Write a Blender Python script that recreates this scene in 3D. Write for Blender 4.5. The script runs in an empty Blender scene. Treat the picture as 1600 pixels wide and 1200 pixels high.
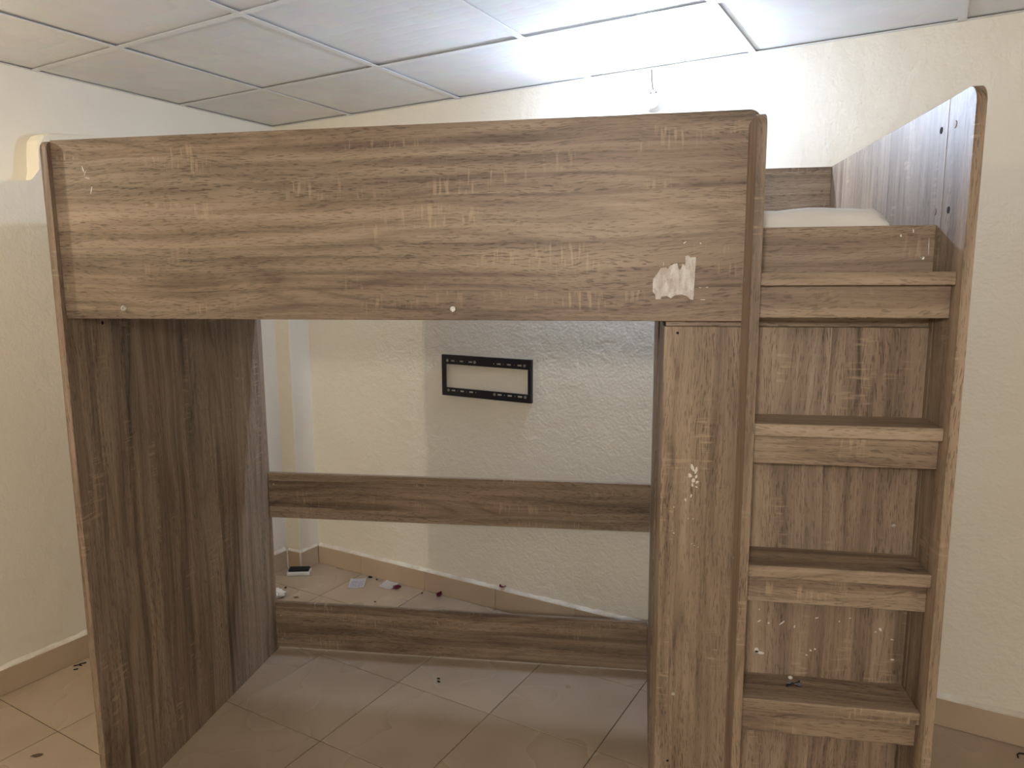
import bpy, bmesh, math, random
from mathutils import Vector, Matrix
random.seed(7)
S = bpy.context.scene
COL = S.collection

# ------------------------------------------------------------------ camera, world, exposure
F_PX = 1136.8
YAW, PITCH, ROLL = 0.176, -0.1474, -0.0066
fwd = Vector((-math.sin(YAW) * math.cos(PITCH), math.cos(YAW) * math.cos(PITCH), math.sin(PITCH)))
rgt = Vector((math.cos(YAW), math.sin(YAW), 0))
upv = rgt.cross(fwd)
c_, s_ = math.cos(ROLL), math.sin(ROLL)
r2 = c_ * rgt + s_ * upv
u2 = -s_ * rgt + c_ * upv
cam_d = bpy.data.cameras.new('camera')
cam_d.sensor_width = 36
cam_d.lens = F_PX / 1600 * 36
cam_d.clip_start = 0.02
cam = bpy.data.objects.new('camera', cam_d)
COL.objects.link(cam)
m = Matrix((r2, u2, -fwd)).transposed().to_4x4()
m.translation = Vector((1.4431, -1.5998, 1.4893))
cam.matrix_world = m
S.camera = cam

world = bpy.data.worlds.new('world')
S.world = world
world.use_nodes = True
world.node_tree.nodes['Background'].inputs[0].default_value = (0.9, 0.95, 1, 1)
world.node_tree.nodes['Background'].inputs[1].default_value = 0.05
S.view_settings.view_transform = 'Standard'
S.view_settings.look = 'None'
S.view_settings.gamma = 1
S.view_settings.use_curve_mapping = False
S.view_settings.exposure = 1.85
LAMP_COOL = 370.0      # radiance of the lit bulb on the back wall
LAMP_WARM = 185.0      # radiance of the bulb on the left wall, beside the frame
FILL_LAMP = 57.0      # radiance of the round fill lamp added behind the camera

# ------------------------------------------------------------------ room frame (walls stand at an angle to the bed)
TH = -0.3543
BW, LW, LWT = 1.636, -0.9176, -1.0139      # skirting faces / upper left wall
RW, FW = 3.3, -2.25
WB = BW + 0.014                            # plaster face of the back wall
WL = LW - 0.014                            # plaster face of the lower left wall
HC, CB, HB = 2.2266, -0.0142, 0.0952

# ------------------------------------------------------------------ node helpers
class NT:
    def __init__(s, name):
        s.m = bpy.data.materials.new(name)
        s.m.use_nodes = True
        s.t = s.m.node_tree
        s.b = s.t.nodes['Principled BSDF']
    def n(s, typ, **kw):
        nd = s.t.nodes.new(typ)
        ins = kw.pop('i', {})
        for k, v in kw.items():
            setattr(nd, k, v)
        for k, v in ins.items():
            if isinstance(v, bpy.types.NodeSocket):
                s.t.links.new(v, nd.inputs[k])
            else:
                nd.inputs[k].default_value = v
        return nd
    def math(s, op, a, b=0.0, c=0.0, clamp=False):
        return s.n('ShaderNodeMath', operation=op, use_clamp=clamp, i={0: a, 1: b, 2: c}).outputs[0]
    def noise(s, vec, scale=1.0, detail=2.0, rough=0.5, dist=0.0):
        return s.n('ShaderNodeTexNoise', i={'Vector': vec, 'Scale': scale, 'Detail': detail, 'Roughness': rough, 'Distortion': dist}).outputs[0]
    def ramp(s, fac, stops):
        r = s.n('ShaderNodeValToRGB', i={0: fac})
        e = r.color_ramp.elements
        while len(e) < len(stops):
            e.new(0.5)
        for el, (p, c) in zip(e, stops):
            el.position = p
            el.color = (*c, 1) if len(c) == 3 else c
        return r.outputs[0]
    def maprange(s, v, a, b, c=0.0, d=1.0):
        return s.n('ShaderNodeMapRange', i={0: v, 1: a, 2: b, 3: c, 4: d}).outputs[0]
    def mix(s, fac, a, b, blend='MIX'):
        nd = s.n('ShaderNodeMix', data_type='RGBA', blend_type=blend)
        for k, v in ((0, fac), (6, a), (7, b)):
            if isinstance(v, bpy.types.NodeSocket):
                s.t.links.new(v, nd.inputs[k])
            else:
                nd.inputs[k].default_value = (*v, 1) if isinstance(v, tuple) and len(v) == 3 else v
        return nd.outputs[2]
    def xyz(s, x, y, z):
        return s.n('ShaderNodeCombineXYZ', i={0: x, 1: y, 2: z}).outputs[0]
    def obj(s):
        return s.n('ShaderNodeTexCoord').outputs['Object']
    def rnd(s):
        return s.n('ShaderNodeObjectInfo').outputs['Random']
    def bump(s, h, strength=0.3, dist=0.002, normal=None):
        i = {'Strength': strength, 'Distance': dist, 'Height': h}
        if normal is not None:
            i['Normal'] = normal
        return s.n('ShaderNodeBump', i=i).outputs[0]
    def set(s, **kw):
        names = dict(col='Base Color', rough='Roughness', metal='Metallic', normal='Normal', spec='Specular IOR Level', ec='Emission Color', es='Emission Strength', coat='Coat Weight', sub='Subsurface Weight')
        for k, v in kw.items():
            sk = s.b.inputs[names[k]]
            if isinstance(v, bpy.types.NodeSocket):
                s.t.links.new(v, sk)
            else:
                sk.default_value = (*v, 1) if isinstance(v, tuple) and len(v) == 3 else v
        return s.m

def wood(name, along, across):
    """printed oak decor; along / across: axis indices of the grain and of the board's width"""
    T = NT(name)
    sep = T.n('ShaderNodeSeparateXYZ', i={0: T.obj()})
    third = 3 - along - across
    r = T.math('MULTIPLY', T.rnd(), 23.0)
    u = T.math('ADD', sep.outputs[along], r)
    v0 = T.math('ADD', T.math('ADD', sep.outputs[across], sep.outputs[third]), T.math('MULTIPLY', r, 1.37))
    w = 0.37
    # gentle waviness of the grain
    wob = T.noise(T.xyz(T.math('MULTIPLY', u, 1.6), T.math('MULTIPLY', v0, 5.0), w), 1.0, 2.0)
    v = T.math('MULTIPLY_ADD', T.math('SUBTRACT', wob, 0.5), 0.055, v0)
    # glued staves with their own tone
    ids = T.math('FLOOR', T.math('DIVIDE', T.math('MULTIPLY_ADD', T.math('SUBTRACT', wob, 0.5), 0.03, v0), 0.105))
    tone = T.n('ShaderNodeTexWhiteNoise', noise_dimensions='1D', i={'W': ids}).outputs[0]
    us = T.math('MULTIPLY_ADD', ids, 3.71, u)
    broad = T.noise(T.xyz(T.math('MULTIPLY', us, 1.0), T.math('MULTIPLY', v, 26.0), w), 1.0, 4.0, 0.55)
    ring = T.noise(T.xyz(T.math('MULTIPLY', us, 1.1), T.math('MULTIPLY', v, 8.0), w), 1.0, 1.0, 0.4, 0.25)
    lines = T.math('PINGPONG', T.math('MULTIPLY', ring, 15.0), 1.0)
    streak = T.noise(T.xyz(T.math('MULTIPLY', us, 2.2), T.math('MULTIPLY', v, 130.0), w), 1.0, 3.0, 0.6)
    t = T.math('MULTIPLY_ADD', broad, 0.85, T.math('MULTIPLY', tone, 0.13))
    t = T.math('MULTIPLY_ADD', lines, 0.09, t)
    t = T.math('MULTIPLY_ADD', streak, 0.42, t)
    col = T.ramp(T.maprange(t, 0.45, 1.02), [(0.0, (0.096, 0.065, 0.045)), (0.28, (0.194, 0.137, 0.094)), (0.58, (0.295, 0.216, 0.151)), (1.0, (0.415, 0.315, 0.229))])
    # dark flame-like veins along the contours of the slow noise
    vmask = T.noise(T.xyz(T.math('MULTIPLY', us, 1.7), T.math('MULTIPLY', v0, 10.0), 7.0), 1.0, 1.0)
    vf = T.math('MULTIPLY', T.maprange(lines, 0.0, 0.30, 1.0, 0.0), T.maprange(vmask, 0.42, 0.62, 0.0, 0.42))
    col = T.mix(vf, col, T.mix(1.0, col, (0.50, 0.44, 0.41), 'MULTIPLY'))
    # greyish / reddish drift
    drift = T.noise(T.xyz(T.math('MULTIPLY', us, 0.8), T.math('MULTIPLY', v0, 7.0), 0.3), 1.0, 1.0)
    col = T.mix(T.maprange(drift, 0.45, 0.75, 0.0, 0.45), col, T.mix(1.0, col, (0.88, 0.95, 1.02), 'MULTIPLY'))
    # short dark pores
    pmask = T.noise(T.xyz(T.math('MULTIPLY', us, 2.5), T.math('MULTIPLY', v, 9.0), 1.0), 1.0, 1.0)
    skew = T.math('MULTIPLY_ADD', T.math('SUBTRACT', pmask, 0.5), 0.10, 0.0)
    vp = T.math('MULTIPLY_ADD', T.math('SUBTRACT', sep.outputs[along], 0.8), skew, v)
    pore = T.noise(T.xyz(T.math('MULTIPLY', us, 42.0), T.math('MULTIPLY', vp, 480.0), w), 1.0, 1.5, 0.5)
    pf = T.math('MULTIPLY', T.maprange(pore, 0.565, 0.63), T.maprange(pmask, 0.30, 0.62, 0.30, 0.95))
    col = T.mix(pf, col, T.mix(1.0, col, (0.47, 0.45, 0.43), 'MULTIPLY'))
    # pale saw marks across the grain, in patches
    saw = T.noise(T.xyz(T.math('MULTIPLY', u, 135.0), T.math('MULTIPLY', v0, 17.0), w), 1.0, 1.0)
    smask = T.noise(T.xyz(T.math('MULTIPLY', us, 4.6), T.math('MULTIPLY', v0, 12.0), 5.0), 1.0, 1.0)
    sf = T.math('MULTIPLY', T.maprange(saw, 0.56, 0.68), T.maprange(smask, 0.57, 0.67, 0.0, 0.36))
    col = T.mix(sf, col, (0.56, 0.42, 0.28))
    bmp = T.bump(T.math('SUBTRACT', T.math('MULTIPLY', streak, 0.4), pf), 0.22, 0.0006)
    return T.set(col=col, rough=0.46, spec=0.4, normal=bmp)

def plaster(name, base, var, scale=1.0, bumpd=0.008, rough=0.75):
    T = NT(name)
    o = T.obj()
    big = T.noise(o, 1.7 * scale, 3.0, 0.55)
    col = T.mix(T.maprange(big, 0.38, 0.68), base, var)
    lump = T.noise(o, 16.0 * scale, 4.0, 0.55, 0.6)
    grit = T.noise(o, 95.0 * scale, 3.0, 0.6)
    trow = T.noise(T.n('ShaderNodeMapping', i={0: o, 2: (0.5, 0.9, 0.3), 3: (9, 60, 22)}).outputs[0], 1.0, 2.0, 0.6, 0.8)
    h = T.math('MULTIPLY_ADD', grit, 0.30, T.math('MULTIPLY_ADD', trow, 0.16, T.math('MULTIPLY', lump, 0.75)))
    return T.set(col=col, rough=rough, spec=0.25, normal=T.bump(h, 0.55, bumpd))

def plain(name, col, rough=0.5, metal=0.0, spec=0.4, var=0.06, scale=30.0):
    T = NT(name)
    n = T.noise(T.obj(), scale, 2.0)
    c2 = tuple(max(0.0, x * (1 - 2 * var)) for x in col)
    return T.set(col=T.mix(n, tuple(min(1.0, x * (1 + var)) for x in col), c2), rough=rough, metal=metal, spec=spec)

def glow(name, col, strength):
    T = NT(name)
    return T.set(col=(0.9, 0.9, 0.9), ec=col, es=strength, rough=0.4)

M = {}
M['wood_x'] = wood('oak_decor_horizontal', 0, 2)
M['wood_xy'] = wood('oak_decor_tread', 0, 1)
M['wood_zx'] = wood('oak_decor_upright', 2, 0)
M['wood_zy'] = wood('oak_decor_end', 2, 1)
M['wall'] = plaster('cream_plaster', (0.83, 0.78, 0.67), (0.79, 0.735, 0.62))
M['wall_up'] = plaster('cream_plaster_smooth', (0.83, 0.785, 0.68), (0.79, 0.74, 0.63), 0.8, 0.0015)
M['grout_white'] = plaster('white_grout', (0.78, 0.74, 0.66), (0.60, 0.53, 0.43), 6.0, 0.004)
M['joint'] = plain('tile_joint', (0.12, 0.085, 0.055), 0.9, var=0.3)

def tile_mat(name, base, var, rough):
    T = NT(name)
    o = T.obj()
    r = T.rnd()
    off = T.n('ShaderNodeVectorMath', operation='ADD', i={0: o, 1: T.xyz(T.math('MULTIPLY', r, 31.0), T.math('MULTIPLY', r, 17.0), 0.0)}).outputs[0]
    cl = T.noise(off, 4.0, 1.0, 0.4)
    col = T.mix(T.maprange(cl, 0.35, 0.7), base, var)
    dirt = T.noise(off, 90.0, 2.0, 0.6)
    dm = T.noise(off, 4.0, 2.0)
    df = T.math('MULTIPLY', T.maprange(dirt, 0.68, 0.76), T.maprange(dm, 0.50, 0.75, 0.0, 0.25))
    col = T.mix(df, col, (0.10, 0.07, 0.045))
    ro = T.math('MULTIPLY_ADD', cl, 0.18, rough - 0.09)
    return T.set(col=col, rough=ro, spec=0.45, normal=T.bump(T.noise(off, 260.0, 2.0), 0.05, 0.0005))
M['tile'] = tile_mat('beige_floor_tile', (0.45, 0.352, 0.256), (0.39, 0.298, 0.21), 0.28)
M['skirt'] = tile_mat('beige_skirting_tile', (0.54, 0.425, 0.305), (0.48, 0.37, 0.26), 0.33)

def ceiling_mat():
    T = NT('embossed_ceiling_board')
    o = T.obj()
    vo = T.n('ShaderNodeTexVoronoi', feature='DISTANCE_TO_EDGE', i={'Vector': o, 'Scale': 19.0, 'Randomness': 0.25}).outputs[0]
    vc = T.n('ShaderNodeTexVoronoi', i={'Vector': o, 'Scale': 19.0, 'Randomness': 0.25}).outputs['Color']
    fine = T.n('ShaderNodeTexWave', i={'Vector': T.n('ShaderNodeMapping', i={0: o, 2: (0, 0, 0.6)}).outputs[0], 'Scale': 60.0, 'Distortion': 1.5}).outputs[1]
    big = T.noise(o, 2.2, 3.0)
    col = T.mix(T.maprange(big, 0.35, 0.7), (0.74, 0.73, 0.72), (0.66, 0.645, 0.63))
    col = T.mix(0.10, col, vc, 'SOFT_LIGHT')
    h = T.math('MULTIPLY_ADD', fine, 0.25, T.maprange(vo, 0.0, 0.2))
    return T.set(col=col, rough=0.38, spec=0.5, normal=T.bump(h, 0.12, 0.002))
M['ceil'] = ceiling_mat()
M['bar'] = plain('white_painted_steel', (0.74, 0.735, 0.72), 0.35)
M['void'] = plain('dark_ceiling_void', (0.03, 0.028, 0.026), 0.95)
M['black'] = plain('black_powder_coat', (0.008, 0.009, 0.014), 0.42, spec=0.5)
M['steel'] = plain('bright_zinc', (0.72, 0.71, 0.69), 0.28, 1.0)
M['grey_steel'] = plain('grey_bolt_steel', (0.42, 0.41, 0.39), 0.4, 1.0)
M['dark_hole'] = plain('dark_recess', (0.015, 0.012, 0.010), 0.9)
M['brown_cap'] = plain('brown_plastic_cap', (0.20, 0.13, 0.085), 0.5)
M['white_plastic'] = plain('white_plastic', (0.78, 0.78, 0.77), 0.35)
M['bulb_cool'] = glow('cool_bulb_glow', (0.60, 0.74, 1.0), LAMP_COOL)
M['bulb_warm'] = glow('warm_bulb_glow', (1.0, 0.86, 0.66), LAMP_WARM)
M['dome'] = glow('fill_lamp_glow', (1.0, 0.94, 0.86), FILL_LAMP)  # glow of the added fill lamp, out of view
M['paint_chip'] = plain('white_paint_flake', (0.72, 0.69, 0.64), 0.7, var=0.12, scale=120)
def mattress_mat():
    T = NT('white_mattress_fabric')
    n = T.noise(T.obj(), 9.0, 3.0)
    q = T.noise(T.obj(), 160.0, 2.0)
    return T.set(col=T.mix(n, (0.80, 0.78, 0.74), (0.70, 0.67, 0.62)), rough=0.9, spec=0.1, normal=T.bump(q, 0.35, 0.002))
M['fabric'] = mattress_mat()
def torn_mat():
    T = NT('torn_paper_backing')
    o = T.obj()
    n = T.noise(T.n('ShaderNodeMapping', i={0: o, 3: (1.0, 1.0, 0.35)}).outputs[0], 75.0, 4.0, 0.65)
    k = T.noise(o, 210.0, 2.0, 0.5, 2.5)
    col = T.mix(T.maprange(n, 0.36, 0.62), (0.50, 0.44, 0.39), (0.72, 0.70, 0.67))
    col = T.mix(T.maprange(k, 0.64, 0.68, 0.0, 0.6), col, (0.16, 0.15, 0.15))
    return T.set(col=col, rough=0.8, spec=0.2, normal=T.bump(n, 0.4, 0.001))
M['torn'] = torn_mat()
def card_mat():
    T = NT('white_card_with_blue_print')
    sep = T.n('ShaderNodeSeparateXYZ', i={0: T.n('ShaderNodeTexCoord').outputs['Generated']})
    x, y = sep.outputs[0], sep.outputs[1]
    rows = T.math('GREATER_THAN', T.math('FRACT', T.math('MULTIPLY', y, 7.0)), 0.55)
    ink = T.math('GREATER_THAN', T.noise(T.xyz(T.math('MULTIPLY', x, 16.0), T.math('FLOOR', T.math('MULTIPLY', y, 7.0)), 0.0), 1.3, 1.0), 0.45)
    inside = T.math('MULTIPLY', T.math('MULTIPLY', T.math('GREATER_THAN', x, 0.12), T.math('LESS_THAN', x, 0.88)), T.math('MULTIPLY', T.math('GREATER_THAN', y, 0.12), T.math('LESS_THAN', y, 0.75)))
    f = T.math('MULTIPLY', T.math('MULTIPLY', T.math('MULTIPLY', rows, ink), inside), 0.75)
    return T.set(col=T.mix(f, (0.78, 0.77, 0.80), (0.24, 0.25, 0.52)), rough=0.55)
M['card'] = card_mat()
M['card_blank'] = plain('white_card', (0.80, 0.78, 0.77), 0.55, var=0.03)
M['petal'] = plain('dark_crimson', (0.22, 0.012, 0.055), 0.6, var=0.25, scale=200)
M['felt'] = plain('black_felt', (0.02, 0.02, 0.022), 0.95, var=0.4, scale=400)
M['leaf_brown'] = plain('dry_leaf', (0.30, 0.22, 0.14), 0.8, var=0.3, scale=200)
M['leaf_yellow'] = plain('yellowed_leaf', (0.42, 0.30, 0.10), 0.8, var=0.2, scale=200)
M['char'] = plain('blackened_crumb', (0.02, 0.017, 0.015), 0.9, var=0.3, scale=300)
M['tissue'] = plain('white_tissue', (0.80, 0.79, 0.76), 0.9, var=0.04)

# ------------------------------------------------------------------ mesh helpers
def finish(name, bm, mat, parent=None, smooth=False, room=False):
    me = bpy.data.meshes.new(name)
    bmesh.ops.recalc_face_normals(bm, faces=bm.faces[:])
    bm.to_mesh(me)
    bm.free()
    if smooth:
        for p in me.polygons:
            p.use_smooth = True
    me.materials.append(M[mat] if isinstance(mat, str) else mat)
    o = bpy.data.objects.new(name, me)
    COL.objects.link(o)
    if parent is not None:
        o.parent = parent
    elif room:
        o.rotation_euler.z = TH
    return o

def bbox(bm, x0, x1, y0, y1, z0, z1, bev=0.0, seg=1):
    vs = [bm.verts.new(p) for p in ((x0, y0, z0), (x1, y0, z0), (x1, y1, z0), (x0, y1, z0), (x0, y0, z1), (x1, y0, z1), (x1, y1, z1), (x0, y1, z1))]
    fs = [bm.faces.new([vs[i] for i in f]) for f in ((0, 3, 2, 1), (4, 5, 6, 7), (0, 1, 5, 4), (1, 2, 6, 5), (2, 3, 7, 6), (3, 0, 4, 7))]
    if bev:
        es = list({e for f in fs for e in f.edges})
        bmesh.ops.bevel(bm, geom=es, offset=bev, segments=seg, affect='EDGES', profile=0.5)

def box(name, x0, x1, y0, y1, z0, z1, mat, parent=None, bev=0.0012, seg=1, room=False):
    bm = bmesh.new()
    bbox(bm, x0, x1, y0, y1, z0, z1, bev, seg)
    return finish(name, bm, mat, parent, room=room)

def prism(bm, pts, axis, c0, c1, bev=0.0):
    """extrude a 2D outline along an axis; pts are the other two coordinates in order"""
    def P(p, c):
        q = list(p)
        q.insert(axis, c)
        return q
    a = [bm.verts.new(P(p, c0)) for p in pts]
    b = [bm.verts.new(P(p, c1)) for p in pts]
    n = len(pts)
    f0 = bm.faces.new(a)
    f1 = bm.faces.new(b[::-1])
    for i in range(n):
        bm.faces.new((a[i], b[i], b[(i + 1) % n], a[(i + 1) % n]))
    if bev:
        bmesh.ops.bevel(bm, geom=list(set(f0.edges) | set(f1.edges)), offset=bev, segments=1, affect='EDGES')

def arc(cx, cy, r, a0, a1, n=8):
    return [(cx + r * math.cos(a0 + (a1 - a0) * i / n), cy + r * math.sin(a0 + (a1 - a0) * i / n)) for i in range(n + 1)]

def lathe(bm, prof, seg=24, mat=None):
    """profile of (radius, height) turned about local z, then moved by mat"""
    rings = []
    for r, h in prof:
        if r < 1e-6:
            rings.append([bm.verts.new((0, 0, h))])
        else:
            rings.append([bm.verts.new((r * math.cos(2 * math.pi * k / seg), r * math.sin(2 * math.pi * k / seg), h)) for k in range(seg)])
    for A, B in zip(rings, rings[1:]):
        for k in range(seg):
            k2 = (k + 1) % seg
            if len(A) == 1 and len(B) > 1:
                bm.faces.new((A[0], B[k], B[k2]))
            elif len(B) == 1 and len(A) > 1:
                bm.faces.new((A[k], B[0], A[k2]))
            elif len(A) > 1:
                bm.faces.new((A[k], B[k], B[k2], A[k2]))
    if mat is not None:
        bmesh.ops.transform(bm, matrix=mat, verts=[v for R_ in rings for v in R_])

def tube(bm, pts, r, seg=8):
    prev = None
    pts = [Vector(p) for p in pts]
    for i, p in enumerate(pts):
        d = (pts[min(i + 1, len(pts) - 1)] - pts[max(i - 1, 0)]).normalized()
        a = d.orthogonal().normalized()
        if abs(d.z) < 0.9:
            a = d.cross(Vector((0, 0, 1))).normalized()
        b = d.cross(a)
        ring = [bm.verts.new(p + r * (math.cos(2 * math.pi * k / seg) * a + math.sin(2 * math.pi * k / seg) * b)) for k in range(seg)]
        if prev:
            for k in range(seg):
                bm.faces.new((prev[k], prev[(k + 1) % seg], ring[(k + 1) % seg], ring[k]))
        else:
            bm.faces.new(ring)
        prev = ring
    bm.faces.new(prev[::-1])

def empty(name, loc, rz=0.0):
    o = bpy.data.objects.new(name, None)
    o.empty_display_size = 0.05
    COL.objects.link(o)
    o.location = loc
    o.rotation_euler.z = rz
    return o

def tag(o, label, cat, group=None):
    o['label'] = label
    o['category'] = cat
    if group:
        o['group'] = group
    return o

def struct(o):
    o['kind'] = 'structure'
    return o

def room_pt(a, b, z):
    return Vector((math.cos(TH) * a - math.sin(TH) * b, math.sin(TH) * a + math.cos(TH) * b, z))

def toward(d):
    """matrix that turns local +z to direction d"""
    return Vector(d).to_track_quat('Z', 'Y').to_matrix().to_4x4()

# ------------------------------------------------------------------ setting: floor of separate tiles
floor = struct(box('floor', LWT - 0.2, RW + 0.2, FW - 0.2, BW + 0.2, -0.06, -0.0025, 'joint', bev=0, room=True))
TS, GAP = 0.398, 0.0032
a0, b0 = 0.268, 0.153
tile_cache = {}
def tile_object(name, parent, mat, ax0, ax1, by0, by1, z0, z1, bev):
    key = (name, mat, round(ax1 - ax0, 4), round(by1 - by0, 4), round(z1 - z0, 4))
    if key not in tile_cache:
        bm = bmesh.new()
        bbox(bm, 0, ax1 - ax0, 0, by1 - by0, 0, z1 - z0, bev)
        o = finish(name, bm, mat, parent)
        tile_cache[key] = o.data
    else:
        o = bpy.data.objects.new(name, tile_cache[key])
        COL.objects.link(o)
        o.parent = parent
    o.location = (ax0, by0, z0)
    return o
for i in range(-4, 9):
    for j in range(-8, 5):
        x0, x1 = max(a0 + TS * i, WL), min(a0 + TS * (i + 1), RW)
        y0, y1 = max(b0 + TS * j, FW), min(b0 + TS * (j + 1), WB)
        if x1 - x0 < 0.02 or y1 - y0 < 0.02:
            continue
        t = tile_object('floor_tile', floor, 'tile', x0 + GAP / 2, x1 - GAP / 2, y0 + GAP / 2, y1 - GAP / 2, -0.008, 0.0, 0.0008)

# walls
wall_back = struct(box('wall_back', LWT - 0.2, RW + 0.2, WB, WB + 0.15, -0.06, 2.6, 'wall', bev=0, room=True))
bm = bmesh.new()
bbox(bm, LWT - 0.15, LWT, FW, WB + 0.1, -0.06, 2.6)
wall_left = struct(finish('wall_left', bm, 'wall_up', room=True))
# the lower, thicker masonry of the left wall with its stepped ledge
bm = bmesh.new()
pr = [(FW, -0.05), (WB + 0.05, -0.05), (WB + 0.05, 2.035), (1.0, 2.045), (0.72, 2.037), (0.53, 2.018)] + \
     [(0.505, 2.008), (0.489, 1.985), (0.484, 1.95), (0.480, 1.88), (0.470, 1.835), (0.452, 1.822), (0.30, 1.819), (FW, 1.819)]
prism(bm, pr, 0, LWT - 0.02, WL)
es = [e for e in bm.edges if all(abs(v.co.x - WL) < 1e-5 for v in e.verts) and max(v.co.z for v in e.verts) > 1.5 and min(v.co.z for v in e.verts) > 0]
bmesh.ops.bevel(bm, geom=es, offset=0.018, segments=3, affect='EDGES', profile=0.5)
thick = finish('masonry_ledge', bm, 'wall', wall_left)
# pilaster in the corner
box('pilaster', WL - 0.02, -0.833, 1.522, WB + 0.02, -0.05, 2.0, 'wall', wall_left, bev=0.006, seg=2)
wall_right = struct(box('wall_right', RW, RW + 0.12, FW - 0.1, WB + 0.1, -0.06, 2.6, 'wall', bev=0, room=True))
wall_front = struct(box('wall_front', LWT - 0.15, RW + 0.12, FW - 0.12, FW, -0.06, 2.6, 'wall', bev=0, room=True))

# tiled skirtings
bb_back = struct(box('baseboard_back', WL + 0.09, RW, BW + 0.005, WB, 0.0, HB - 0.004, 'joint', bev=0, room=True))
for i in range(-3, 8):
    x0, x1 = max(a0 + TS * i, -0.823), min(a0 + TS * (i + 1), RW)
    if x1 - x0 > 0.02:
        tile_object('skirting_tile', bb_back, 'skirt', x0 + 0.001, x1 - 0.001, BW, BW + 0.008, 0.001, HB, 0.0008)
def grout_line(parent, p0, p1, wdt, axis):
    """ragged white plaster line on top of a skirting"""
    bm = bmesh.new()
    n = max(3, int((p1[axis] - p0[axis]) / 0.03))
    rows = []
    for k in range(n + 1):
        f = k / n
        c = [p0[q] + (p1[q] - p0[q]) * f for q in range(3)]
        o1 = 1 - axis
        d = random.uniform(-0.003, 0.0035)
        h = random.uniform(0.006, 0.014)
        sgn = wdt
        A = list(c); A[o1] += sgn * (0.001 + 0.002 * random.random())
        B = list(c); B[o1] += sgn * 0.004 + d * 0.3; B[2] += 0.004
        C = list(c); C[o1] += sgn * 0.018; C[2] += h + 0.008
        D = list(c); D[o1] += sgn * 0.018; D[2] -= 0.004
        rows.append([bm.verts.new(q) for q in (A, B, C, D)])
    for R0, R1 in zip(rows, rows[1:]):
        for q in range(4):
            bm.faces.new((R0[q], R0[(q + 1) % 4], R1[(q + 1) % 4], R1[q]))
    bm.faces.new(rows[0]); bm.faces.new(rows[-1])
    return finish('grout_strip', bm, 'grout_white', parent)
grout_line(bb_back, (-0.823, BW, HB), (RW - 0.02, BW, HB), 1, 0)
bb_left = struct(box('baseboard_left', WL, LW - 0.005, FW, 1.51, 0.0, HB - 0.004, 'joint', bev=0, room=True))
for j in range(-8, 5):
    y0, y1 = max(b0 + TS * j, FW), min(b0 + TS * (j + 1), 1.51)
    if y1 - y0 > 0.02:
        tile_object('skirting_tile', bb_left, 'skirt', LW - 0.008, LW, y0 + 0.001, y1 - 0.001, 0.001, HB, 0.0008)
tile_object('skirting_tile', bb_left, 'skirt', LW + 0.001, -0.824, 1.512, 1.520, 0.001, HB, 0.0008)
tile_object('skirting_tile', bb_left, 'skirt', -0.831, -0.823, 1.5135, BW - 0.001, 0.001, HB, 0.0008)
box('joint_bead', -0.830, -0.8215, 1.5105, 1.516, 0.0, HB + 0.004, 'grout_white', bb_left, bev=0.001)
box('joint_bead', LW - 0.001, LW + 0.004, 1.507, 1.514, 0.0, HB + 0.002, 'grout_white', bb_left, bev=0.001)
grout_line(bb_left, (LW, FW + 0.02, HB), (LW, 1.505, HB), -1, 1)
grout_line(bb_left, (-0.823, 1.52, HB), (-0.823, BW - 0.002, HB), -1, 1)
grout_line(bb_left, (LW + 0.002, 1.512, HB), (-0.826, 1.512, HB), 1, 0)

# suspended ceiling: boards lying in a grid of bars, rising slightly towards the camera
ceiling = struct(box('ceiling', LWT - 0.15, RW + 0.1, FW - BW - 0.1, 0.15, 0.16, 0.2, 'void', bev=0))
ceiling.location = room_pt(0, BW, HC)
ceiling.rotation_euler = (math.atan(CB), 0, TH)
GA = [-1.0139 + 0.5217 + 0.6 * i for i in range(-1, 8)]
GB = [-0.5024 - 0.6 * j for j in range(-1, 8)]
bx0, bx1, by0, by1 = LWT, RW, FW - BW, WB - BW
xs_ = [bx0] + [g for g in GA if bx0 + 0.05 < g < bx1 - 0.05] + [bx1]
ys_ = [by0] + sorted(g for g in GB if by0 + 0.05 < g < by1 - 0.05) + [by1]
for g in xs_[1:-1]:
    box('grid_bar', g - 0.012, g + 0.012, by0, by1, -0.0012, 0.0, 'bar', ceiling, bev=0)
for g in ys_[1:-1]:
    for x0, x1 in zip(xs_, xs_[1:]):
        box('grid_bar', x0 + (0.012 if x0 > bx0 else 0), x1 - (0.012 if x1 < bx1 else 0), g - 0.012, g + 0.012, -0.0009, 0.0, 'bar', ceiling, bev=0)
box('wall_angle', bx0, bx1, by1 - 0.016, by1, -0.0012, 0.0, 'bar', ceiling, bev=0)
box('wall_angle', bx0, bx0 + 0.016, by0, by1 - 0.016, -0.0012, 0.0, 'bar', ceiling, bev=0)
rc = random.Random(3)
for x0, x1 in zip(xs_, xs_[1:]):
    for y0, y1 in zip(ys_, ys_[1:]):
        bm = bmesh.new()
        cx, cy = (x0 + x1) / 2, (y0 + y1) / 2
        bbox(bm, x0 - cx + 0.003, x1 - cx - 0.003, y0 - cy + 0.003, y1 - cy - 0.003, 0, 0.008, 0.001)
        o = finish('ceiling_tile', bm, 'ceil', ceiling)
        lift = rc.uniform(0.001, 0.004)
        tx, ty = rc.uniform(-0.004, 0.004), rc.uniform(-0.004, 0.004)
        o.location = (cx, cy, lift + abs(tx) * (y1 - y0) / 2 + abs(ty) * (x1 - x0) / 2)
        o.rotation_euler = (tx, ty, 0)

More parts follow.
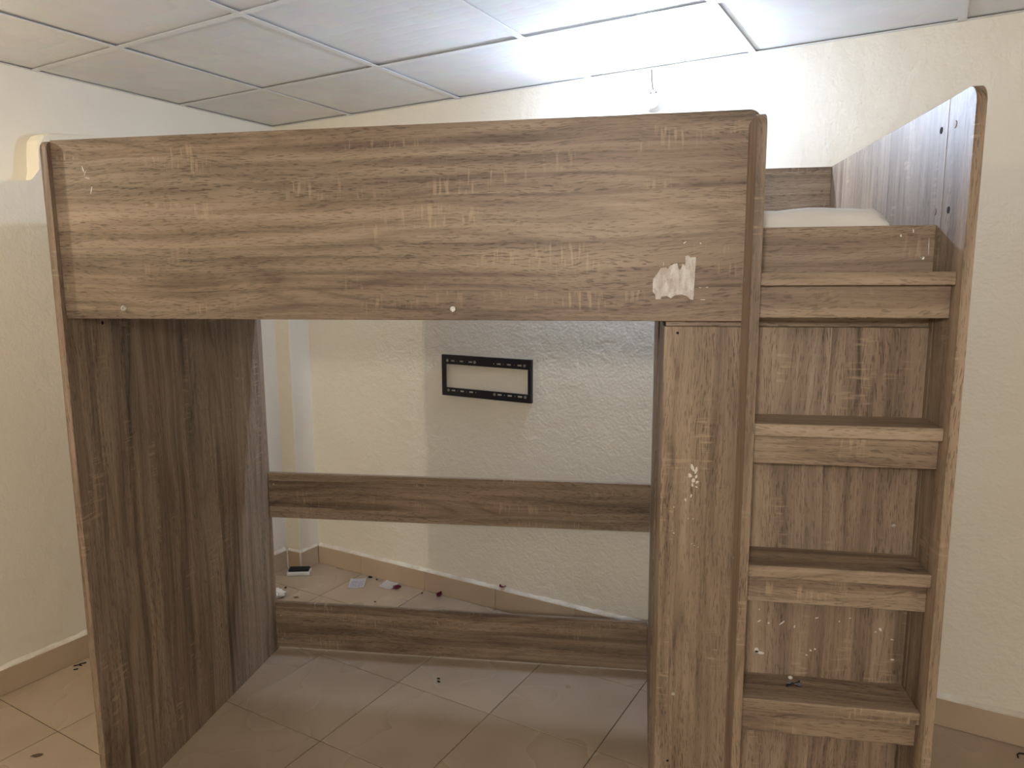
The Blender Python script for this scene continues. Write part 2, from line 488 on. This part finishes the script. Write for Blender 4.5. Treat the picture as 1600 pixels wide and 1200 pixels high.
# ------------------------------------------------------------------ the loft bed
T_ = 0.018
bed = tag(empty('loft_bed', (0, 0, 0)), 'oak-look loft bed with tall guard board, side ladder and cabinet below', 'bed')
def board(name, x0, x1, y0, y1, z0, z1, mat, bev=0.0012, label=None, parent=bed):
    o = box(name, x0, x1, y0, y1, z0, z1, mat, parent, bev)
    if label:
        o['label'] = label
    return o
def disc(name, parent, centre, normal, prof, mat, seg=16):
    bm = bmesh.new()
    lathe(bm, prof, seg, Matrix.Translation(centre) @ toward(normal))
    return finish(name, bm, mat, parent)
def upright(name, x0, x1, y0, y1, ztop, r, mat, z0=0.0):
    """end board in the YZ plane with its front top corner rounded"""
    bm = bmesh.new()
    pts = [(y0, z0), (y1, z0), (y1, ztop)] + arc(y0 + r, ztop - r, r, math.pi / 2, math.pi, 8)
    prism(bm, pts, 0, x0, x1, 0.0012)
    return finish(name, bm, mat, bed)
YB = 0.964
end_l = upright('end_panel', 0.0, 0.0187, 0.0, YB, 1.8205, 0.018, 'wood_zy')
disc('dowel_hole', end_l, (0.0188, 0.135, 1.372), (1, 0, 0), [(0, 0.0003), (0.005, 0.0003), (0.005, 0)], 'dark_hole')
# guard board at the front, top corner by the ladder rounded
YG, ZGB, ZGT, XGR = 0.0119, 1.3905, 1.8225, 1.6765
bm = bmesh.new()
r = 0.022
prism(bm, [(0.0192, ZGB), (XGR, ZGB)] + arc(XGR - r, ZGT - r, r, 0, math.pi / 2, 8) + [(0.0192, ZGT)], 1, YG, YG + T_, 0.0012)
guard = finish('guard_board', bm, 'wood_x', bed)
guard['label'] = 'long front guard board with torn sticker'
for x in (0.184, 1.022):
    sc = disc('washer_screw', guard, (x, YG, 1.416), (0, -1, 0), [(0.0075, 0), (0.0078, 0.002), (0.006, 0.0042), (0.0024, 0.0042), (0.002, 0.002), (0, 0.002)], 'steel', 20)
patch = [(1.4662, 1.4708), (1.4671, 1.481), (1.4747, 1.4912), (1.4823, 1.5036), (1.4946, 1.5057), (1.4969, 1.5023), (1.5012, 1.5079), (1.51, 1.513), (1.5167, 1.5138), (1.5204, 1.4999), (1.5237, 1.501), (1.5278, 1.5122), (1.5335, 1.5088), (1.5336, 1.5289), (1.5395, 1.53), (1.543, 1.5255), (1.5496, 1.5261), (1.5551, 1.5264), (1.5539, 1.4929), (1.5522, 1.4364), (1.5466, 1.4364), (1.5386, 1.4444), (1.5274, 1.4478), (1.514, 1.4467), (1.5052, 1.4399), (1.4961, 1.4444), (1.4848, 1.4433), (1.4838, 1.4376), (1.4726, 1.4376), (1.4716, 1.4479), (1.4666, 1.4525)]
bm = bmesh.new()
prism(bm, patch, 1, YG - 0.0006, YG + 0.0002)
o = finish('torn_sticker', bm, 'torn', guard)
o['label'] = 'torn whitish remains of a paper sticker'
def flakes(name, parent, y, items, seed):
    """small irregular scabs of paint standing on a board face (x, z, width, height, tilt)"""
    rr = random.Random(seed)
    bm = bmesh.new()
    for x, z, w_, h_, tl in items:
        n = rr.randint(6, 9)
        pts = []
        for k in range(n):
            an = 2 * math.pi * k / n
            q = rr.uniform(0.55, 1.0)
            px, pz = w_ / 2 * q * math.cos(an), h_ / 2 * q * math.sin(an)
            pts.append((x + px * math.cos(tl) - pz * math.sin(tl), z + px * math.sin(tl) + pz * math.cos(tl)))
        prism(bm, pts, 1, y - 0.0006, y + 0.0002)
    o = finish(name, bm, 'paint_chip', parent)
    o['kind'] = 'stuff'
    return o
flakes('paint_flakes', guard, YG, [(0.104, 1.752, 0.004, 0.022, 0.4), (0.109, 1.742, 0.003, 0.018, -0.5), (0.113, 1.731, 0.018, 0.003, -0.2), (0.122, 1.702, 0.003, 0.024, -0.25), (1.531, 1.557, 0.009, 0.003, 0.5), (1.564, 1.555, 0.004, 0.004, 0), (1.572, 1.4365, 0.014, 0.002, 0), (1.5655, 1.462, 0.008, 0.0015, 0), (1.58, 1.4625, 0.008, 0.0015, 0), (1.4875, 1.5125, 0.0012, 0.010, 0)], 1)
# ladder uprights
YS, XS, T2, XR, YC = -0.109, 1.6527, 0.0179, 2.0283, 0.0169
st_l = upright('ladder_upright', XS, XS + T2, YS, YG - 0.0002, 1.793, 0.028, 'wood_zy')
st_r = upright('ladder_upright', XR, XR + T2, YS, 0.0099, 1.8265, 0.030, 'wood_zy')
for z in (1.479, 1.174, 0.873, 0.569):
    disc('screw', st_l, (XS, -0.012, z), (-1, 0, 0), [(0.0055, 0.0), (0.0055, 0.0008), (0.002, 0.0006), (0, 0.0001)], 'grey_steel')
# end panel by the ladder
end_r = box('end_panel', XR, XR + T2, 0.0109, 0.938, 0.0, 1.8265, 'wood_zy', bed)
for (y, z, par, op) in ((0.044, 1.772, end_r, True), (-0.023, 1.771, st_r, False), (0.045, 1.613, end_r, False), (-0.022, 1.611, st_r, True)):
    if op:
        disc('cam_hole', par, (XR, y, z), (-1, 0, 0), [(0, 0.0006), (0.0068, 0.0006), (0.0068, 0)], 'dark_hole', 20)
    else:
        k = disc('cam_cover', par, (XR, y, z), (-1, 0, 0), [(0.0072, 0), (0.0072, 0.0010), (0.0055, 0.0012), (0, 0.0012)], 'brown_cap', 20)
# rail above the cabinet front
rail = board('front_rail', 1.4965, XR - 0.0003, 0.0305, 0.0475, 1.3785, 1.5862, 'wood_x')
rail.location.y = -0.0005
disc('screw', rail, (2.006, 0.0305, 1.52), (0, -1, 0), [(0.0036, 0), (0.0036, 0.0012), (0.0015, 0.001), (0, 0.0004)], 'steel')
flakes('paint_flakes', rail, 0.0305, [(1.962, 1.565, 0.004, 0.006, 0), (1.985, 1.575, 0.003, 0.012, 0.1), (2.016, 1.545, 0.0015, 0.05, 0.03)], 5)
# ladder steps
for k, (zt, zm, zb) in enumerate(((1.4922, 1.4669, 1.4029), (1.1896, 1.1639, 1.1028), (0.8886, 0.8622, 0.8015), (0.5873, 0.5612, 0.5017))):
    back = 0.0296 if k == 0 else YC + 0.0086
    tr = board('ladder_step', XS + T2 + 0.0003, XR - 0.0003, -0.0863, back, zm, zt, 'wood_xy')
    board('step_apron', XS + T2 + 0.0003, XR - 0.0003, -0.0680, -0.0500, zb, zm - 0.0002, 'wood_x', parent=tr)
# cabinet under the bed
YCF = 0.0260
front = board('cabinet_front', 1.4935, XR - 0.0003, YCF, YCF + 0.018, 0.0, 1.3782, 'wood_zx')
rr = random.Random(11)
its = [(1.719, 0.74, 0.004, 0.004, 0), (1.719, 0.712, 0.012, 0.004, 0.6), (1.74, 0.709, 0.007, 0.006, 0), (1.768, 0.711, 0.022, 0.004, 0.8), (1.796, 0.705, 0.003, 0.010, -0.2), (1.842, 0.729, 0.009, 0.003, 0.3), (1.723, 0.636, 0.028, 0.008, -0.15), (1.717, 0.641, 0.012, 0.014, 0.4), (1.833, 0.651, 0.006, 0.005, 0), (1.842, 0.655, 0.005, 0.005, 0), (1.825, 0.639, 0.006, 0.004, 0), (1.975, 0.713, 0.009, 0.012, 0.5), (1.966, 0.706, 0.006, 0.003, 0.2), (2.001, 0.691, 0.008, 0.003, 0), (2.005, 0.644, 0.009, 0.004, 0), (1.912, 0.734, 0.006, 0.002, 0), (1.89, 0.725, 0.003, 0.004, 0),
       (1.562, 1.064, 0.010, 0.028, 0.3), (1.570, 1.058, 0.007, 0.024, -0.2), (1.557, 1.045, 0.012, 0.014, 0.4), (1.571, 1.043, 0.009, 0.011, -0.4), (1.565, 1.033, 0.011, 0.012, 0.1), (1.573, 1.030, 0.010, 0.008, 0.5), (1.563, 1.024, 0.006, 0.010, 0.2), (1.572, 1.019, 0.009, 0.005, -0.3), (1.561, 0.998, 0.005, 0.011, -0.2), (1.549, 0.989, 0.005, 0.010, 0.2), (1.525, 0.909, 0.005, 0.003, 0), (1.556, 0.945, 0.003, 0.003, 0), (1.567, 0.945, 0.005, 0.002, 0), (1.566, 0.886, 0.003, 0.002, 0), (1.572, 0.882, 0.004, 0.002, 0), (1.58, 0.879, 0.003, 0.0015, 0), (1.524, 0.97, 0.003, 0.003, 0)]
flakes('paint_flakes', front, YCF, its, 2)
for (x, z) in ((1.534, 0.516), (1.987, 0.952)):
    disc('screw', front, (x, YCF, z), (0, -1, 0), [(0.0042, 0), (0.0042, 0.0012), (0.0018, 0.0012), (0.0012, 0.0004), (0, 0.0004)], 'steel')
for (x, z) in ((1.525, 0.342), (1.522, 1.364)):
    disc('dowel_hole', front, (x, YCF, z), (0, -1, 0), [(0, 0.0004), (0.003, 0.0004), (0.003, 0)], 'dark_hole')
board('cabinet_side', 1.4937, 1.5115, YCF + 0.0184, 0.44, 0.0, 1.376, 'wood_zy')
board('cabinet_side', 1.4895, 1.5075, 0.4408, 1.022, 0.0, 1.376, 'wood_zy')
# rails at the back, running slightly askew
for (z0, z1, yl, yr) in ((0.556, 0.7372, 0.948, 1.006), (0.0128, 0.2029, 0.948, 1.006)):
    bm = bmesh.new()
    bbox(bm, 0, 1.4885 - 0.019, 0, 0.017, 0, z1 - z0, 0.0012)
    o = finish('back_rail', bm, 'wood_x', bed)
    o.location = (0.0192, yl, z0)
    o.rotation_euler.z = math.atan((yr - yl) / 1.4695)
    for z in (0.035, 0.135):
        disc('screw', o, (0.022, 0, z), (0, -1, 0), [(0.004, 0), (0.004, 0.001), (0, 0.0006)], 'grey_steel', 12)
# back board of the bunk and the slatted base under the mattress
back = board('back_board', 0.0192, XR - 0.0004, 0.918, 0.936, 1.40, 1.8250, 'wood_x')
disc('screw', back, (2.001, 0.918, 1.75), (0, -1, 0), [(0.0042, 0), (0.0042, 0.001), (0.002, 0.0012), (0, 0.0004)], 'brown_cap')
for y in (0.049, 0.899):
    board('side_bearer', 0.0192, XR - 0.0004 if y > 0.5 else 1.4955, y, y + 0.018, 1.42, 1.452, 'wood_x')
for k in range(11):
    x = 0.10 + k * 0.180
    board('bed_slat', x, x + 0.07, 0.049, 0.917, 1.4525, 1.470, 'wood_zy')

# ------------------------------------------------------------------ mattress
bm = bmesh.new()
bmesh.ops.create_grid(bm, x_segments=60, y_segments=28, size=0.5)
x0, x1, y0, y1 = 0.03, 1.957, 0.062, 0.905
rm_ = random.Random(5)
top = [v for v in bm.verts]
def mat_z(u, v):
    d = min(u * (x1 - x0), (1 - u) * (x1 - x0), v * (y1 - y0), (1 - v) * (y1 - y0))
    edge = 0.026 * (1 - min(1, d / 0.05)) ** 2
    return 1.630 - edge + 0.0035 * math.sin(u * 9 + 1) + 0.003 * math.sin(u * 41 + v * 5) * math.sin(v * 13) + 0.002 * math.sin(u * 77)
for v in top:
    u, w_ = v.co.x + 0.5, v.co.y + 0.5
    v.co = Vector((x0 + u * (x1 - x0), y0 + w_ * (y1 - y0), mat_z(u, w_)))
ret = bmesh.ops.extrude_face_region(bm, geom=bm.faces[:])
for g in ret['geom']:
    if isinstance(g, bmesh.types.BMVert):
        g.co.z = 1.4715 if g.co.z < 2 else g.co.z
mat_o = finish('mattress', bm, 'fabric', smooth=True)
tag(mat_o, 'thin white mattress lying on the upper bunk', 'mattress')
mod = mat_o.modifiers.new('soft', 'BEVEL')
mod.width = 0.02
mod.segments = 3
mod.angle_limit = math.radians(50)

# ------------------------------------------------------------------ wall bulbs
def wall_bulb(name, base, direction, mat, label, rad=0.030, length=0.115):
    root = tag(empty(name, base), label, 'lamp', 'bulbs on the walls')
    Q = toward(direction)
    def turned(nm, prof, mt, parent=root, seg=28, off=None):
        bm = bmesh.new()
        lathe(bm, prof, seg, (Matrix.Translation(off) if off else Matrix()) @ Q)
        return finish(nm, bm, mt, parent, smooth=True)
    plate = turned('base_plate', [(0, -0.001), (0.040, -0.001), (0.041, 0.003), (0.038, 0.009), (0.020, 0.012), (0, 0.012)], 'white_plastic')
    turned('socket', [(0.0, 0.010), (0.019, 0.010), (0.0205, 0.020), (0.0205, 0.072), (0.0175, 0.075), (0, 0.075)], 'white_plastic')
    h0 = 0.074
    rb = rad * 0.995
    turned('bulb_body', [(0.013, h0), (0.0145, h0 + 0.004), (rb * 0.8, h0 + 0.030), (rb, h0 + 0.048), (rb, h0 + 0.0545), (0, h0 + 0.0547)], 'white_plastic')
    hd = h0 + 0.055
    zc = hd + math.sqrt(rad * rad - rb * rb)
    a0_ = math.asin((hd - zc) / rad)
    dome = [(rad * math.cos(a0_ + (math.pi / 2 - a0_) * k / 11) if k < 11 else 0.0, zc + rad * math.sin(a0_ + (math.pi / 2 - a0_) * k / 11)) for k in range(12)]
    turned('bulb_globe', dome, mat, seg=20)
    side = Q @ Vector((1, 0, 0))
    up = Q @ Vector((0, 1, 0))
    for s in (-1, 1):
        p = Q @ Vector((s * 0.010, 0.031, 0.0085))
        turned('screw', [(0.0035, 0), (0.003, 0.0018), (0, 0.0018)], 'char', plate, 10, p)
    return root
lamp = wall_bulb('wall_bulb', room_pt(0.964, WB, 2.112), room_pt(0.0, -1, -0.25), 'bulb_cool', 'glowing cool white bulb in a round holder on the wall above the bunk')
bm = bmesh.new()
o0 = room_pt(0.964, WB, 2.112)
tube(bm, [room_pt(0.950, WB - 0.003, 2.224) - o0, room_pt(0.952, WB - 0.004, 2.19) - o0, room_pt(0.958, WB - 0.004, 2.15) - o0, room_pt(0.962, WB - 0.004, 2.125) - o0], 0.0016)
finish('cable', bm, 'char', lamp, smooth=True)
wall_bulb('wall_bulb', room_pt(WL, -0.69, 1.98), room_pt(1, 0.25, -0.1), 'bulb_warm', 'warm white bulb in a round holder on the plaster of the side wall', 0.036)
# round fill lamp added behind the camera, an assumed source of frontal light
cl = tag(empty('added_fill_lamp', room_pt(2.05, FW + 0.001, 1.9), TH), 'added round fill lamp with a domed cover on the unseen wall facing the bed', 'lamp')
Qr = toward((0, 1, 0))
bm = bmesh.new()
lathe(bm, [(0, 0), (0.135, 0), (0.135, 0.020), (0.128, 0.026), (0.120, 0.026), (0, 0.0262)], 32, Qr)
finish('fill_lamp_base', bm, 'white_plastic', cl, smooth=False)
bm = bmesh.new()
lathe(bm, [(0.119, 0.0265)] + [(0.119 * math.cos(math.radians(90 * k / 6)) if k < 6 else 0.0, 0.0265 + 0.060 * math.sin(math.radians(90 * k / 6))) for k in range(1, 7)], 24, Qr)
finish('fill_lamp_cover', bm, 'dome', cl, smooth=True)

# ------------------------------------------------------------------ television bracket on the back wall
mount = tag(empty('tv_bracket', room_pt(0.002, WB, 1.145), TH), 'black slotted steel television bracket screwed to the back wall', 'bracket')
mount.rotation_euler = (0, 0.006, TH)
PX = 0.455 / 1230.0
def slotted_bar(name, z0, z1, slots, dots, zc, y0=-0.018, y1=-0.015):
    """flat steel bar with through slots and square holes, folded back to the wall along one edge"""
    bm = bmesh.new()
    cuts = sorted([(a, b, 0.0036) for a, b in slots] + [(d - 0.0026, d + 0.0026, 0.0026) for d in dots])
    x = 0.0
    for a, b, hh in cuts + [(0.455, 0.455, 0)]:
        if a > x:
            bbox(bm, x, a, y0, y1, z0, z1)
        if b > a:
            bbox(bm, a, b, y0, y1, z0, zc - hh)
            bbox(bm, a, b, y0, y1, zc + hh, z1)
        x = b
    if z0 > -0.1:
        bbox(bm, 0, 0.455, y1, 0.0, z1 - 0.003, z1)
    else:
        bbox(bm, 0, 0.455, y1, 0.0, z0, z0 + 0.003)
    bmesh.ops.remove_doubles(bm, verts=bm.verts[:], dist=1e-6)
    return finish(name, bm, 'black', mount)
def X(p):
    return (p - 180) * PX
tb = slotted_bar('top_bar', -0.041, 0.0, [(X(305), X(365)), (X(435), X(490)), (X(560), X(620)), (X(955), X(1015)), (X(1090), X(1150)), (X(1230), X(1290))], [X(397), X(525), X(917), X(1050), X(1190)], -0.0255)
lb = slotted_bar('bottom_bar', -0.183, -0.146, [(X(312), X(372)), (X(440), X(497)), (X(570), X(628)), (X(965), X(1025)), (X(1100), X(1162)), (X(1235), X(1298))], [X(405), X(533), X(665), X(1062), X(1200)], -0.1585)
box('side_bar', 0.0, 0.0215, -0.018, -0.015, -0.1455, -0.0415, 'black', mount, bev=0)
box('side_bar', 0.4405, 0.455, -0.018, -0.015, -0.1455, -0.0415, 'black', mount, bev=0)
box('end_fold', 0.452, 0.4552, -0.0149, 0.0, -0.183, 0.0, 'black', mount, bev=0)
box('end_fold', -0.0002, 0.003, -0.0149, 0.0, -0.183, 0.0, 'black', mount, bev=0)
for (par, px, z) in ((tb, 265, -0.0255), (tb, 655, -0.0255), (tb, 1327, -0.0255), (lb, 275, -0.1585), (lb, 928, -0.1585), (lb, 1338, -0.1585)):
    disc('bolt', par, (X(px), -0.018, z), (0, -1, 0), [(0.0066, 0), (0.0066, 0.0012), (0.0052, 0.0016), (0.0050, 0.0006), (0, 0.0006)], 'grey_steel', 18)

# ------------------------------------------------------------------ small things on the floor
def at(o, a, b, z=0.0, rz=0.0):
    o.location = room_pt(a, b, z)
    o.rotation_euler.z = TH + rz
    return o
er = tag(at(empty('board_eraser', (0, 0, 0)), -0.805, 1.482, 0.0, 0.58), 'white block with black felt top on the floor in the corner', 'eraser')
box('block', -0.057, 0.057, -0.027, 0.027, 0.0, 0.020, 'white_plastic', er, bev=0.004, seg=2)
bm = bmesh.new()
bbox(bm, -0.050, 0.051, -0.021, 0.026, 0.0202, 0.030, 0.003, 2)
for v in bm.verts:
    v.co.z += random.uniform(-0.0015, 0.0015)
finish('felt', bm, 'felt', er)
def card(name, a, b, w_, h_, rz, lift, mat, label):
    bm = bmesh.new()
    n = 8
    g = [[bm.verts.new((w_ * (i / n - 0.5), h_ * (j / n - 0.5), 0.0012 + lift * ((i / n - 0.5) ** 2 * 2 + (j / n) ** 2 * 0.6))) for j in range(n + 1)] for i in range(n + 1)]
    for i in range(n):
        for j in range(n):
            bm.faces.new((g[i][j], g[i + 1][j], g[i + 1][j + 1], g[i][j + 1]))
    r_ = bmesh.ops.solidify(bm, geom=bm.faces[:], thickness=0.0008)
    o = finish(name, bm, mat)
    at(o, a, b, 0.0, rz)
    return tag(o, label, 'card')
card('paper_card', -0.466, 1.536, 0.078, 0.102, 0.60, 0.006, 'card', 'small white card with blue printed lines lying face up on the floor')
card('paper_card', -0.314, 1.592, 0.075, 0.070, 0.05, 0.010, 'card_blank', 'blank white card lying on the floor against the back skirting')
def petal(a, b, z, s, rz, label, flat=0.35):
    bm = bmesh.new()
    n = 8
    rows = []
    for i in range(n + 1):
        u = i / n
        wd = s * 0.5 * math.sin(math.pi * (0.08 + 0.88 * u)) ** 0.7
        rows.append([bm.verts.new((s * (u - 0.5), wd * q, 0.0015 + flat * s * (abs(q) ** 2 * 0.5 + (u - 0.4) ** 2))) for q in (-1, -0.5, 0, 0.5, 1)])
    for A, B in zip(rows, rows[1:]):
        for k in range(4):
            bm.faces.new((A[k], A[k + 1], B[k + 1], B[k]))
    bmesh.ops.solidify(bm, geom=bm.faces[:], thickness=0.0012)
    o = finish('petal', bm, 'petal', smooth=True)
    at(o, a, b, z, rz)
    return tag(o, label, 'petal', 'crimson petals by the wall')
petal(-0.262, 1.590, 0.0, 0.040, 0.4, 'dark crimson petal tucked beside the blank white card')
petal(-0.030, 1.618, 0.0, 0.026, 1.1, 'small crumpled crimson petal on the floor at the foot of the skirting', 1.0)
petal(0.303, 1.643, 0.108, 0.032, 0.2, 'crimson petal resting on top of the back skirting', 0.45)
petal(-0.118, 1.600, 0.0, 0.009, 0.7, 'tiny crimson petal scrap between the card and the crumpled petal', 0.6)
def lump(name, a, b, z, size, mat, label, cat, seed, world=None):
    rr_ = random.Random(seed)
    bm = bmesh.new()
    bmesh.ops.create_icosphere(bm, subdivisions=3, radius=1.0)
    ph = [rr_.uniform(0, 6) for _ in range(6)]
    for v in bm.verts:
        p = v.co
        k = 1 + 0.18 * math.sin(4 * p.x + ph[0]) * math.sin(5 * p.y + ph[1]) + 0.12 * math.sin(9 * p.z + ph[2] + 4 * p.x) + 0.08 * math.sin(13 * p.y + ph[3])
        v.co = Vector((p.x * size[0] * k, p.y * size[1] * k, max(0.0, (p.z * 0.5 + 0.48) * 2 * size[2] * (0.7 + 0.3 * k))))
    o = finish(name, bm, mat, smooth=True)
    if world:
        o.location = world
    else:
        at(o, a, b, z, rr_.uniform(0, 3))
    return tag(o, label, cat)
lump('crumpled_tissue', -0.693, 1.228, 0.0, (0.030, 0.045, 0.022), 'tissue', 'crumpled white tissue behind the end board near the lower rail', 'tissue', 1)
lump('crumb', -0.735, 1.326, 0.0, (0.007, 0.005, 0.003), 'char', 'black crumb on the floor near the crumpled tissue', 'crumb', 2)
lump('crumb', -0.459, 1.622, 0.0, (0.011, 0.007, 0.004), 'char', 'dark crumb by the skirting behind the blue printed card', 'crumb', 3)
lump('crumb', -0.412, 1.618, 0.0, (0.005, 0.004, 0.003), 'char', 'small dark crumb at the skirting between the two white cards', 'crumb', 4)
lump('crumb', -0.254, 1.422, 0.0, (0.004, 0.004, 0.003), 'char', 'lone dark speck on the tile in front of the blank card', 'crumb', 6)
lump('crumb', 0.385, 1.041, 0.0, (0.006, 0.004, 0.002), 'char', 'dark speck on the floor under the bunk, behind its twin', 'crumb', 7)
lump('crumb', 0.398, 1.024, 0.0, (0.007, 0.004, 0.002), 'char', 'dark speck on the floor under the bunk, in front of its twin', 'crumb', 8)
lump('crumb', 0, 0, 0, (0.005, 0.004, 0.004), 'paint_chip', 'white crumb at the back of the lowest visible ladder step', 'crumb', 9, world=(1.789, 0.008, 0.5873))
def leaf(name, a, b, L, W_, mat, label, rz, curl=0.12):
    bm = bmesh.new()
    rows = []
    for i in range(9):
        u = i / 8
        wd = W_ / 2 * math.sin(math.pi * (0.03 + 0.94 * u)) ** 0.8
        rows.append([bm.verts.new((L * (u - 0.5), wd * q, 0.001 + curl * L * (q * q * 0.4 + 0.5 * (u - 0.5) ** 2))) for q in (-1, 0, 1)])
    for A, B in zip(rows, rows[1:]):
        for k in range(2):
            bm.faces.new((A[k], A[k + 1], B[k + 1], B[k]))
    bmesh.ops.solidify(bm, geom=bm.faces[:], thickness=0.0007)
    o = finish(name, bm, mat, smooth=True)
    at(o, a, b, 0.0, rz)
    return tag(o, label, 'leaf')
leaf('dry_leaf', -0.455, 0.051, 0.036, 0.016, 'leaf_brown', 'curled brown dry leaf on the open floor beside the end board', 0.75)
leaf('dry_leaf', -0.612, 1.277, 0.026, 0.015, 'leaf_yellow', 'small yellowed leaf on the floor just behind the lower rail', 0.4)
# ragged black scraps: at the left skirting and on a step
def scrap(name, parts, mat, label, cat, loc, rz):
    bm = bmesh.new()
    for pts in parts:
        tube(bm, pts, 0.0022, 6)
    o = finish(name, bm, mat)
    o.location = loc
    o.rotation_euler.z = rz
    return tag(o, label, cat)
scrap('charred_twig', [[(-0.020, 0.004, 0.0022), (-0.006, -0.004, 0.004), (0.006, 0.001, 0.0022), (0.022, -0.006, 0.003)], [(-0.004, -0.004, 0.004), (0.002, -0.016, 0.0022)]], 'char', 'charred black twig on the floor against the side wall skirting', 'twig', room_pt(-0.892, 0.428, 0), 1.0)
scrap('charred_twig', [[(-0.007, 0.002, 0.0022), (0.0, -0.002, 0.003), (0.007, 0.001, 0.0022)]], 'char', 'short charred chip lying just off the side wall skirting', 'twig', room_pt(-0.868, 0.400, 0), 0.7)
scrap('plastic_scrap', [[(-0.020, -0.006, 0.0024), (-0.004, -0.001, 0.004), (0.008, 0.004, 0.003), (0.016, 0.012, 0.0024)], [(-0.016, 0.006, 0.0024), (-0.002, 0.001, 0.004), (0.012, -0.008, 0.0024)], [(0.006, 0.003, 0.003), (0.017, -0.002, 0.0024)]], 'black', 'ragged black plastic scrap lying on a ladder step', 'scrap', (1.793, -0.016, 0.5873), 0.2)
scrap('bent_wire', [[(-0.014, -0.022, 0.0022), (-0.015, -0.004, 0.0022), (-0.009, 0.006, 0.0022), (0.004, 0.010, 0.0022), (0.030, 0.012, 0.0022), (0.06, 0.004, 0.0022)]], 'char', 'bent dark wire on the floor beside the ladder end', 'wire', room_pt(2.228, 1.588, 0), TH)
